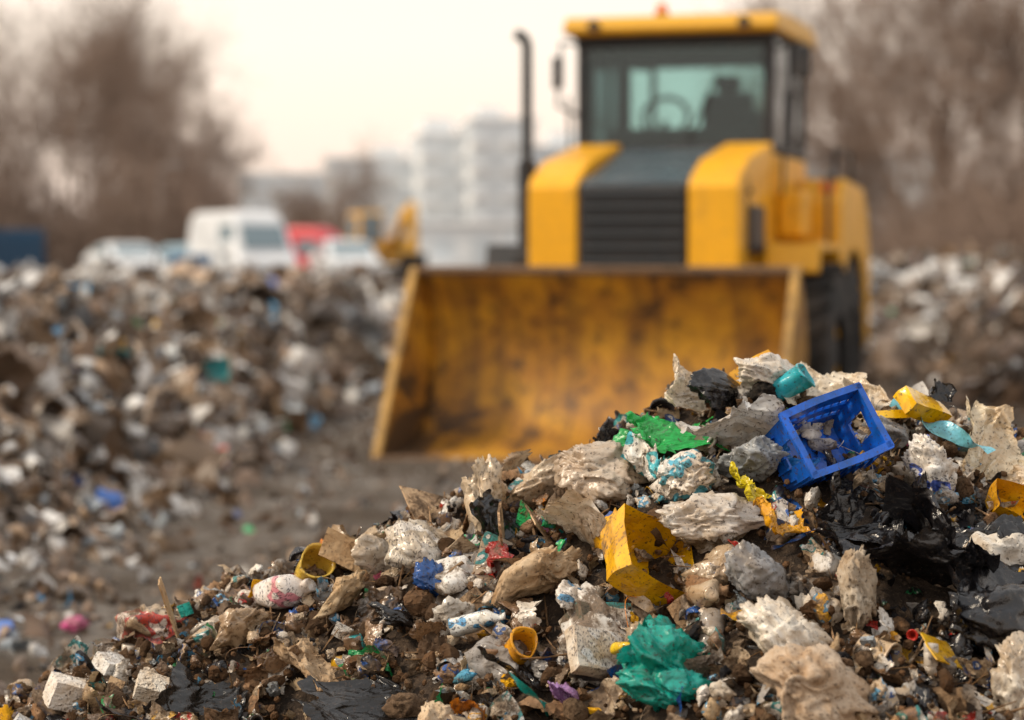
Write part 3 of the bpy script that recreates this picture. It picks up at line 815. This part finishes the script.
box('rear_window_header',(0,3.72,3.08),(1.5,.05,.12),DARK,D,.01)
prism('roof',[(2.10,3.17),(2.08,3.22),(2.14,3.31),(2.5,3.34),(3.7,3.34),(3.93,3.29),(3.95,3.17)],-.86,.86,YEL2,D,.035)
box('roof_liner',(0,3.05,3.155),(1.62,1.62,.025),DARK,D)
cyl('beacon_base',(-.17,2.6,3.355),.06,.04,DARK,D)
cyl('beacon',(-.17,2.6,3.41),.05,.08,ORG,D,r2=.04,bevel=.01)
for sx in (-.6,.6):
    cyl('work_lamp',(sx,2.075,3.235),.045,.04,DARK,D,rot=(math.pi/2,0,0))
tube('wiper',[(.1,2.30,2.31),(.35,2.305,2.85)],.012,DARK,D)
box('dashboard',(0,2.5,2.34),(1.1,.22,.20),SEAT,D,.04)
tube('steering_column',[(-.18,2.5,2.3),(-.18,2.78,2.5)],.03,SEAT,D)
st=[(-.18+.19*math.cos(a),2.78+.06*math.sin(a),2.55+.16*math.sin(a)) for a in np.linspace(0,2*math.pi,25)]
tube('steering_wheel',st,.020,SEAT,D)
box('seat_cushion',(.16,3.2,2.36),(.5,.5,.16),SEAT,D,.06)
box('seat_back',(.20,3.45,2.58),(.44,.14,.42),SEAT,D,.07,rot=(-.1,0,0))
box('headrest',(.20,3.48,2.86),(.22,.1,.15),SEAT,D,.05)
box('control_console',(.54,3.0,2.44),(.16,.5,.30),SEAT,D,.04)
tube('control_lever',[(.52,2.85,2.5),(.50,2.8,2.76)],.02,SEAT,D)
box('monitor',(-.30,2.55,2.98),(.14,.05,.14),SEAT,D,.02)
tube('mirror_arm',[(.80,2.34,3.05),(1.02,2.22,3.08)],.015,DARK,D)
box('mirror',(1.04,2.2,2.93),(.13,.05,.26),DARK,D,.02)
tube('mirror_arm',[(-.80,2.34,3.12),(-.90,2.2,3.12),(-.93,2.2,2.62),(-.8,2.34,2.55)],.014,DARK,D)
box('mirror',(-.92,2.17,2.88),(.09,.04,.26),DARK,D,.02)
for sx in (-1,1):
    cc=YEL if sx>0 else DARK
    box('step_platform',(sx*.96,3.0,1.50),(.30,.6,.10),cc,D,.02)
    box('step_box',(sx*.92,2.55,1.75),(.20,.40,.36),cc,D,.03)
    prism('front_fender',[(1.42,1.30),(1.48,1.51),(2.50,1.51),(2.62,1.25),(2.56,1.22),(2.46,1.45),(1.54,1.45),(1.48,1.28)],sx*1.10-.20,sx*1.10+.20,cc,D,.01)
    tube('hand_rail',[(sx*1.18,2.6,1.52),(sx*1.18,2.6,2.05),(sx*1.18,3.05,2.10)],.018,DARK,D)
    tube('grab_rail',[(sx*.86,2.36,1.9),(sx*.88,2.36,2.7)],.015,DARK,D)
    for i in range(3):
        box('step',(sx*1.12,2.82,.55+i*.3),(.22,.3,.04),DARK,D,.01)
    arc=[(3.85+.76*math.cos(a),.72+.76*math.sin(a)) for a in np.linspace(math.radians(8),math.radians(172),14)]
    fp=[(4.68,.62),(4.78,1.2),(4.6,1.80),(4.35,2.0),(3.35,2.06),(3.10,1.85),(3.02,.60)]
    poly=arc[::-1]+fp
    x0,x1=sorted((sx*.84,sx*1.21))
    prism('rear_fender',[(float(a),float(b)) for a,b in poly],x0,x1,YEL,D,.02)
    box('fender_lamp',(sx*1.10,3.08,1.98),(.12,.06,.08),ORG,D,.01)
    tube('rear_rail',[(sx*1.12,3.3,2.04),(sx*1.12,3.3,2.30),(sx*1.12,4.2,2.30),(sx*1.12,4.2,2.0)],.018,DARK,D)
box('rear_body',(0,4.25,1.45),(1.55,.95,1.0),YEL,D,.05)
box('counterweight',(0,4.85,1.2),(1.7,.25,.8),DARK,D,.05)
def wheel(x,y,rad,w,parent):
    bm=bmesh.new()
    pr=[(.45,-.5),(.6,-.52),(.9,-.5),(.97,-.42),(1.0,0),(.97,.42),(.9,.5),(.6,.52),(.45,.5)]
    seg=36
    rings=[[bm.verts.new((p[1]*w,math.cos(2*math.pi*j/seg)*p[0]*rad*.96,math.sin(2*math.pi*j/seg)*p[0]*rad*.96)) for j in range(seg)] for p in pr]
    for a,b in zip(rings[:-1],rings[1:]):
        for j in range(seg): bm.faces.new((a[j],a[(j+1)%seg],b[(j+1)%seg],b[j]))
    for k in range(22):
        for sd in (-1,1):
            ang=2*math.pi*(k+(.5 if sd>0 else 0))/22
            M=Matrix.Rotation(ang,4,'X')@Matrix.Translation((sd*w*.25,0,rad*.965))@Matrix.Rotation(sd*.5,4,'Z')
            g=bmesh.ops.create_cube(bm,size=1,matrix=M@Matrix.Diagonal((w*.52,rad*.10,rad*.09,1)))
    o=finish(bm,'tyre',RUB,parent); o.location=(x,y,rad)
    c=cyl('rim',(x,y,rad),rad*.47,w*.7,YEL,parent,rot=(0,math.pi/2,0),bevel=.02)
    cyl('hub',(x,y,rad),rad*.18,w*.86,DARK,parent,rot=(0,math.pi/2,0))
for sx in (-1,1):
    wheel(sx*1.17,2.0,.68,.42,D)
    wheel(sx*.99,3.85,.72,.40,D)

# ------------------------------------------------------------------ trees
BARK=paint('hazed_bark',(.28,.20,.155),dirt=(.34,.26,.21),amount=.5,rough=1,scale=3)  # haze over the far trees is mixed into this lighter bark colour
def segs_mesh(name,P0,P1,r0,r1,mat):
    P0=np.array(P0);P1=np.array(P1);r0=np.array(r0);r1=np.array(r1)
    d=P1-P0; d/=np.linalg.norm(d,axis=1,keepdims=True)+1e-9
    up=np.where(np.abs(d[:,2:3])>.9,np.array([[1.,0,0]]),np.array([[0,0,1.]]))
    u=np.cross(d,up); u/=np.linalg.norm(u,axis=1,keepdims=True); v=np.cross(d,u)
    V=[]
    for P,rr in ((P0,r0),(P1,r1)):
        for k in range(3):
            a=k*2*np.pi/3; V.append(P+(u*np.cos(a)+v*np.sin(a))*rr[:,None])
    V=np.stack(V,1).reshape(-1,3); n=len(P0); b=np.arange(n)[:,None]*6
    F=np.concatenate([b+np.array([[k,(k+1)%3,3+(k+1)%3,3+k]]) for k in range(3)])
    return np_mesh(name,V,F,[mat],smooth=True)
def tree_segs(r,Ht,spread=.5,maxd=5,base_r=.16,first=.25):
    P0=[];P1=[];A=[];B=[]
    def grow(p,d,L,rad,dep):
        n=4 if dep<2 else 3
        q=p.copy(); dd=d.copy()
        for i in range(n):
            dd=dd+r.normal(size=3)*.10+np.array([0,0,.05]); dd/=np.linalg.norm(dd)
            q2=q+dd*L/n; ra=rad*(1-.5*i/n); rb=rad*(1-.5*(i+1)/n)
            P0.append(q.copy());P1.append(q2.copy());A.append(max(ra,.010));B.append(max(rb,.008))
            q=q2
            if dep<maxd and (dep>0 or i>=1):
                for k in range(r.integers(1,4) if dep else 3):
                    s=r.normal(size=3); s-=s@dd*dd; s/=np.linalg.norm(s)
                    nd=dd*(1-spread*.6)+s*spread*r.uniform(.7,1.3); nd/=np.linalg.norm(nd)
                    grow(q.copy(),nd,L*r.uniform(.45,.68),rb*.6,dep+1)
    grow(np.zeros(3),np.array([0,0,1.]),Ht*.62,base_r,0)
    return P0,P1,A,B
rt=np.random.default_rng(8)
TREES=[]
for i in range(4):
    s=tree_segs(rt,11,.5,4,.14); TREES.append(segs_mesh('bare_tree_mesh',*s,BARK))
def tree(x,y,sc,i,rz,name='bare_tree'):
    o=link(bpy.data.objects.new(name,TREES[i%4])); o.location=(x,y,-.1); o.scale=(sc,sc,sc); o.rotation_euler=(0,0,rz); return o
for k,(x,y,s) in enumerate([(-21.0,92,.95),(-18.3,95,1.0),(-15.9,90,.90),(-14.0,98,.80),(-24,90,1.0),(-12.6,106,.66),(-18,104,.95),(-22.0,102,1.0),(-27,95,1.1),(-31,98,1.2)]):
    tree(x,y,s,k,k*1.3)
for k,(x,y,s) in enumerate([(-8.4,112,.50),(-9.3,118,.55)]): tree(x,y,s,k,k*2.)
for k,(x,y,s) in enumerate([(9.8,55,.72),(9.0,52,.52),(11.2,52,.85),(10.6,60,.85),(12.8,56,.9),(14.5,58,1.0),(8.7,58,.42),(9.8,62,.65),(17,60,1.0),(11.7,46,.7)]):
    tree(x,y,s,k+1,k*1.7)
def thicket(name,x0,x1,y0,y1,h,n,seed,rad=.02):
    r=np.random.default_rng(seed); P0=[];P1=[];A=[];B=[]
    for i in range(n):
        x=r.uniform(x0,x1); y=r.uniform(y0,y1); z=float(r.uniform(0,.5)); edge=min(1,.35+abs(min(x-x0,x1-x))/2.5)
        hh=h*edge*r.uniform(.4,1)*(.75+.25*math.sin(x*.9+seed)); p=np.array([x,y,z*h*.5*edge])
        for k in range(3):
            d=np.array([r.normal()*.3,r.normal()*.3,1]); d/=np.linalg.norm(d); q=p+d*hh/3
            P0.append(p);P1.append(q);A.append(rad*(1-.25*k));B.append(rad*(.75-.25*k)); p=q
            for j in range(2):
                e=np.array([r.normal()*.7,r.normal()*.7,.7]); e/=np.linalg.norm(e)
                P0.append(q);P1.append(q+e*hh*.22);A.append(rad*.6);B.append(rad*.3)
    link(bpy.data.objects.new(name,segs_mesh(name,P0,P1,A,B,BARK)))
thicket('undergrowth',-34,-9.0,86,98,5.2,4200,1,.035)
thicket('undergrowth',-13,-6,108,118,3.6,1100,4,.035)
thicket('undergrowth',7.4,18,42,62,4.4,4600,2,.020)
thicket('undergrowth',4.6,10,26,40,1.5,1600,6,.012)

# ------------------------------------------------------------------ buildings
def flat(name,col,rough=.8,spec=.3,var=.10):
    m,nt,b=new_mat(name); oc=objco(nt)
    c=mixc(nt,maprange(nt,noise_tex(nt,oc,.6,4,.6),.35,.65),tuple(x*(1-var) for x in col),tuple(col))
    nt.links.new(c,b.inputs['Base Color']); b.inputs['Roughness'].default_value=rough; b.inputs['Specular IOR Level'].default_value=spec
    return m
CONC=flat('hazed_pale_render',(.78,.81,.83)); CONC2=flat('hazed_grey_render',(.76,.79,.81)); WIN=flat('hazed_window_panes',(.58,.64,.69),.3,.5); SLAB=flat('hazed_balcony_slab',(.80,.82,.84))  # facade and window colours lightened to paint in distance haze
def building(name,x,y,w,d,h,rz,wall,floors,bays,roofbits=()):
    e=empty(name,(x,y,0),rz)
    box('walls',(0,0,h/2),(w,d,h),wall,e,.05)
    box('parapet',(0,0,h+.2),(w+.5,d+.5,.4),SLAB,e,.05)
    bm=bmesh.new(); bs=bmesh.new()
    fh=h/floors
    for f in range(floors):
        z=f*fh+fh*.55
        for s,length,axis_ in ((-1,w,0),(1,d,1),(-1,d,2)):
            nb=bays if axis_==0 else max(2,int(bays*d/w))
            for b in range(nb):
                t=-length/2+(b+.5)*length/nb
                ww=length/nb*.52
                if axis_==0: M=Matrix.Translation((t,-d/2-.02,z))@Matrix.Diagonal((ww,.08,fh*.5,1))
                elif axis_==1: M=Matrix.Translation((w/2+.02,t,z))@Matrix.Diagonal((.08,ww,fh*.5,1))
                else: M=Matrix.Translation((-w/2-.02,t,z))@Matrix.Diagonal((.08,ww,fh*.5,1))
                bmesh.ops.create_cube(bm,size=1,matrix=M)
                if axis_==0 and b%3!=1:
                    bmesh.ops.create_cube(bs,size=1,matrix=Matrix.Translation((t,-d/2-.55,z-fh*.33))@Matrix.Diagonal((ww*1.3,1.0,.9*fh*.35,1)))
    finish(bm,'windows',WIN,e); finish(bs,'balconies',SLAB,e)
    for (bx,bw,bh) in roofbits: box('roof_house',(bx,0,h+.4+bh/2),(bw,d*.5,bh),wall,e,.03)
    box('door',(0,-d/2-.03,1.1),(1.6,.1,2.2),WIN,e)
    return e
building('apartment_block',-7.6,256,5.5,12,14.6,.15,CONC,6,3,((-.5,3,1.6),))
building('apartment_block',-1.6,250,6.5,12,15.8,.12,CONC,6,4,((-1,2.5,1.2),))
building('apartment_block',-15.5,262,9,12,12.4,.1,CONC2,5,5,((2,3,1.2),))
building('apartment_block',5.8,262,9,12,13.6,.05,CONC,5,5,((0,4,1.5),))
building('apartment_block',-26,285,12,12,11.6,.1,CONC2,5,6)
building('apartment_block',21,270,18,12,14.5,-.1,CONC,5,8,((2,5,1.5),))
building('apartment_block',38,260,16,12,13,-.1,CONC2,5,7)
building('warehouse_building',-14,200,26,14,4.5,.05,CONC2,1,8)

# ------------------------------------------------------------------ distant vehicles
WHITE=paint('white_car_paint',(.78,.81,.84),amount=.06,rough=.3,scale=1)
REDP=paint('red_paint',(.70,.04,.06),amount=.1,rough=.35,scale=1)
BLUEP=paint('blue_paint',(.02,.15,.34),amount=.15,rough=.4,scale=1)
TEALP=paint('light_blue_paint',(.34,.55,.66),amount=.1,rough=.4,scale=1)
NAVY=paint('container_blue',(.012,.07,.15),amount=.3,rough=.6,scale=1)
DGL,_nt,_b=new_mat('dark_car_glass'); _b.inputs['Base Color'].default_value=(.20,.27,.31,1); _b.inputs['Roughness'].default_value=.08
def vehicle(name,x,y,z,rz,L,Wd,Ht,body,kind):
    e=empty(name,(x,y,z),rz)
    h=Ht
    if kind=='van':
        prof_=[(-L/2,.35),(-L/2-.03,.8),(-L/2+.05,1.0),(-L/2+.30,1.22),(-L/2+.85,h-.32),(-L/2+1.15,h-.08),(-L/2+1.5,h),(L/2-.4,h),(L/2-.1,h-.12),(L/2,h-.5),(L/2,.35)]
    else:
        prof_=[(-L/2,.32),(-L/2,.72),(-L/2+.15,.85),(-L/2+1.15,1.0),(-L/2+1.9,h-.03),(-L/2+2.5,h),(L/2-1.0,h-.05),(L/2-.25,1.05),(L/2,.95),(L/2,.32)]
    b=prism('body',prof_,-Wd/2,Wd/2,body,e,.16)
    for v in b.data.vertices:
        if v.co.z>1.1: v.co.x*=1-.22*((v.co.z-1.1)/max(.3,h-1.1))**1.5
    if kind=='van':
        a=Vector((0,-L/2+.30,1.26)); c=Vector((0,-L/2+.85,h-.36)); sidew=[(-L/2+.55,1.25),(-L/2+1.0,h-.45),(-L/2+1.9,h-.45),(-L/2+1.9,1.25)]
    else:
        a=Vector((0,-L/2+1.2,1.03)); c=Vector((0,-L/2+1.85,h-.07)); sidew=[(-L/2+1.45,1.0),(-L/2+2.0,h-.12),(L/2-1.1,h-.14),(L/2-.6,1.02)]
    d=c-a
    box('windscreen',(a+c)/2+Vector((0,-.02,.02)),(Wd*.72,d.length*.75,.03),DGL,e,.01,rot=(math.atan2(d.z,d.y),0,0))
    prism('side_windows',sidew,-Wd/2*.955,Wd/2*.955,DGL,e)
    for sx in (-1,1):
        for yy in (-L/2+.85,L/2-.85):
            cyl('wheel',(sx*(Wd/2-.1),yy,.33),.33,.22,RUB,e,rot=(0,math.pi/2,0))
            cyl('wheel_rim',(sx*(Wd/2-.1),yy,.33),.19,.24,STEEL,e,rot=(0,math.pi/2,0))
        box('headlamp',(sx*Wd*.36,-L/2-.005,.78),(.32,.04,.16),LAMPM,e,.01)
        box('wing_mirror',(sx*(Wd/2+.1),-L/2+1.2,1.2 if kind=='van' else 1.05),(.18,.1,.18),DARK,e,.02)
    box('bumper',(0,-L/2-.03,.42),(Wd*.96,.1,.2),DARK,e,.02)
    box('radiator_grille',(0,-L/2-.01,.68),(Wd*.42,.03,.16),DARK,e,.01)
    return e
vehicle('parked_van',-8.75,78,.48,math.radians(28),5.0,2.0,2.6,WHITE,'van')
vehicle('parked_van',-7.5,87,.50,math.radians(60),4.2,1.6,2.2,REDP,'van')
vehicle('parked_car',-12.7,80,.60,math.radians(25),4.3,1.8,1.5,WHITE,'car')
vehicle('parked_car',-11.1,82,.60,math.radians(-10),4.3,1.8,1.45,TEALP,'car')
vehicle('parked_car',-5.6,82,.60,math.radians(15),4.3,1.8,1.6,WHITE,'car')
bx=np.linspace(-40,30,80); by=np.linspace(68,96,36); X,Y=np.meshgrid(bx,by,indexing='ij')
Z=.56*S((Y-68)/3)*(1-S((Y-92)/4))*S((X+40)/4)*(1-S((X-26)/4))-.02
me=np_mesh('road_embankment',np.stack([X.ravel(),Y.ravel(),Z.ravel()],1),grid_tris(80,36),[GROUND],smooth=True); link(bpy.data.objects.new('road_embankment',me))
def container(name,x,y,z,rz,L,Wd,Ht,mat):
    e=empty(name,(x,y,z),rz); box('shell',(0,0,Ht/2),(L,Wd,Ht),mat,e,.03)
    for i in range(int(L/.3)): 
        for sy in(-1,1): box('corrugation',(-L/2+.2+i*.3,sy*(Wd/2+.02),Ht/2),(.12,.05,Ht*.86),mat,e,.01)
    for i in (-1,1): box('lock_bar',(L/2+.03,i*.4,Ht/2),(.04,.06,Ht*.9),STEEL,e)
    return e
container('shipping_container',-19.0,82,.45,.3,6,2.4,2.1,NAVY)
container('waste_skip',-10.1,76,.48,.2,1.2,1.2,1.2,BLUEP)
E=empty('excavator',(-4.9,90,.5),math.radians(20)); E.scale=(1.1,1.1,1.1)
YELF=paint('excavator_yellow',(.82,.46,.08),amount=.15,rough=.4,scale=1)
for sx in(-1,1):
    prism('track',[(-1.3,.1),(-1.5,.4),(-1.3,.7),(1.3,.7),(1.5,.4),(1.3,.1)],sx*.95-.22,sx*.95+.22,RUB,E,.05)
box('undercarriage',(0,0,.55),(1.5,1.6,.35),DARK,E,.03)
box('house',(0,.5,1.25),(2.1,2.1,.9),YELF,E,.08)
box('cab',(-.6,-.35,1.8),(.9,1.3,1.5),YELF,E,.08)
box('cab_window',(-.6,-1.02,2.0),(.7,.03,.9),DGL,E,.01)
box('cab_window',(-1.06,-.35,2.0),(.03,.9,.8),DGL,E,.01)
prism('boom',[(-.5,1.2),(-1.9,2.6),(-2.9,2.7),(-2.9,2.4),(-2.0,2.25),(-.3,.9)],.1,.4,YELF,E,.03)
prism('dipper_arm',[(-2.6,2.85),(-3.0,2.75),(-3.1,1.1),(-2.85,1.1)],.12,.38,YELF,E,.03)
prism('digging_bucket',[(-3.2,1.15),(-2.8,1.15),(-2.4,.7),(-2.7,.4),(-3.1,.6)],-.15,.65,DARK,E,.02)
POLE=flat('galvanised_pole',(.42,.42,.42),.5)
def lamp(x,y):
    e=empty('street_lamp',(x,y,0)); cyl('pole',(0,0,2.4),.07,4.8,POLE,e,r2=.04,seg=12); tube('arm',[(0,0,4.7),(.15,0,4.95),(.4,0,5.0)],.03,POLE,e); box('lamp_head',(.6,0,4.98),(.4,.2,.08),POLE,e,.03)
lamp(-12.8,88); lamp(13.5,120)

# ------------------------------------------------------------------ light, sky, camera
sv=Vector((-.66,-.16,.62)).normalized()
el=math.asin(sv.z); az=math.atan2(sv.x,sv.y)
w=bpy.data.worlds.new('World'); scene.world=w; w.use_nodes=True; nt=w.node_tree
bg=nt.nodes['Background']
sky=nt.nodes.new('ShaderNodeTexSky'); sky.sky_type='NISHITA'; sky.sun_disc=False; sky.sun_elevation=el; sky.sun_rotation=az
sky.air_density=1.2; sky.dust_density=4.0
sc=nt.nodes.new('ShaderNodeVectorMath'); sc.operation='SCALE'; sc.inputs['Scale'].default_value=.12; nt.links.new(sky.outputs[0],sc.inputs[0])
tc=nt.nodes.new('ShaderNodeTexCoord'); sp=nt.nodes.new('ShaderNodeSeparateXYZ'); nt.links.new(tc.outputs['Generated'],sp.inputs[0])
cr=nt.nodes.new('ShaderNodeValToRGB'); nt.links.new(sp.outputs['Z'],cr.inputs[0])
cr.color_ramp.elements[0].position=0.0; cr.color_ramp.elements[0].color=(1.08,.87,.74,1)
cr.color_ramp.elements[1].position=1.0; cr.color_ramp.elements[1].color=(.86,.88,.90,1)
for p,c in ((.04,(1.17,.95,.79,1)),(.09,(1.25,1.07,.90,1)),(.20,(1.2,1.05,.92,1)),(.45,(1.02,.96,.90,1))):
    e=cr.color_ramp.elements.new(p); e.color=c
mx=mixc(nt,.90,sc.outputs[0],cr.outputs[0])
nt.links.new(mx,bg.inputs['Color']); bg.inputs['Strength'].default_value=1.08
sl=bpy.data.lights.new('sun','SUN'); sl.energy=3.1; sl.angle=math.radians(8); sl.color=(1,.84,.64)
so=link(bpy.data.objects.new('sun',sl)); so.rotation_euler=sv.to_track_quat('Z','Y').to_euler()

cam=bpy.data.cameras.new('camera'); cam.lens=85; cam.sensor_width=36; cam.clip_end=4000; cam.clip_start=.1
cam.dof.use_dof=True; cam.dof.focus_distance=5.05; cam.dof.aperture_fstop=2.25; cam.dof.aperture_blades=0
co=link(bpy.data.objects.new('camera',cam)); co.location=(0,0,1.35); co.rotation_euler=(math.radians(90-2.25),0,0)
scene.camera=co
scene.view_settings.view_transform='Standard'; scene.view_settings.look='None'; scene.view_settings.exposure=0
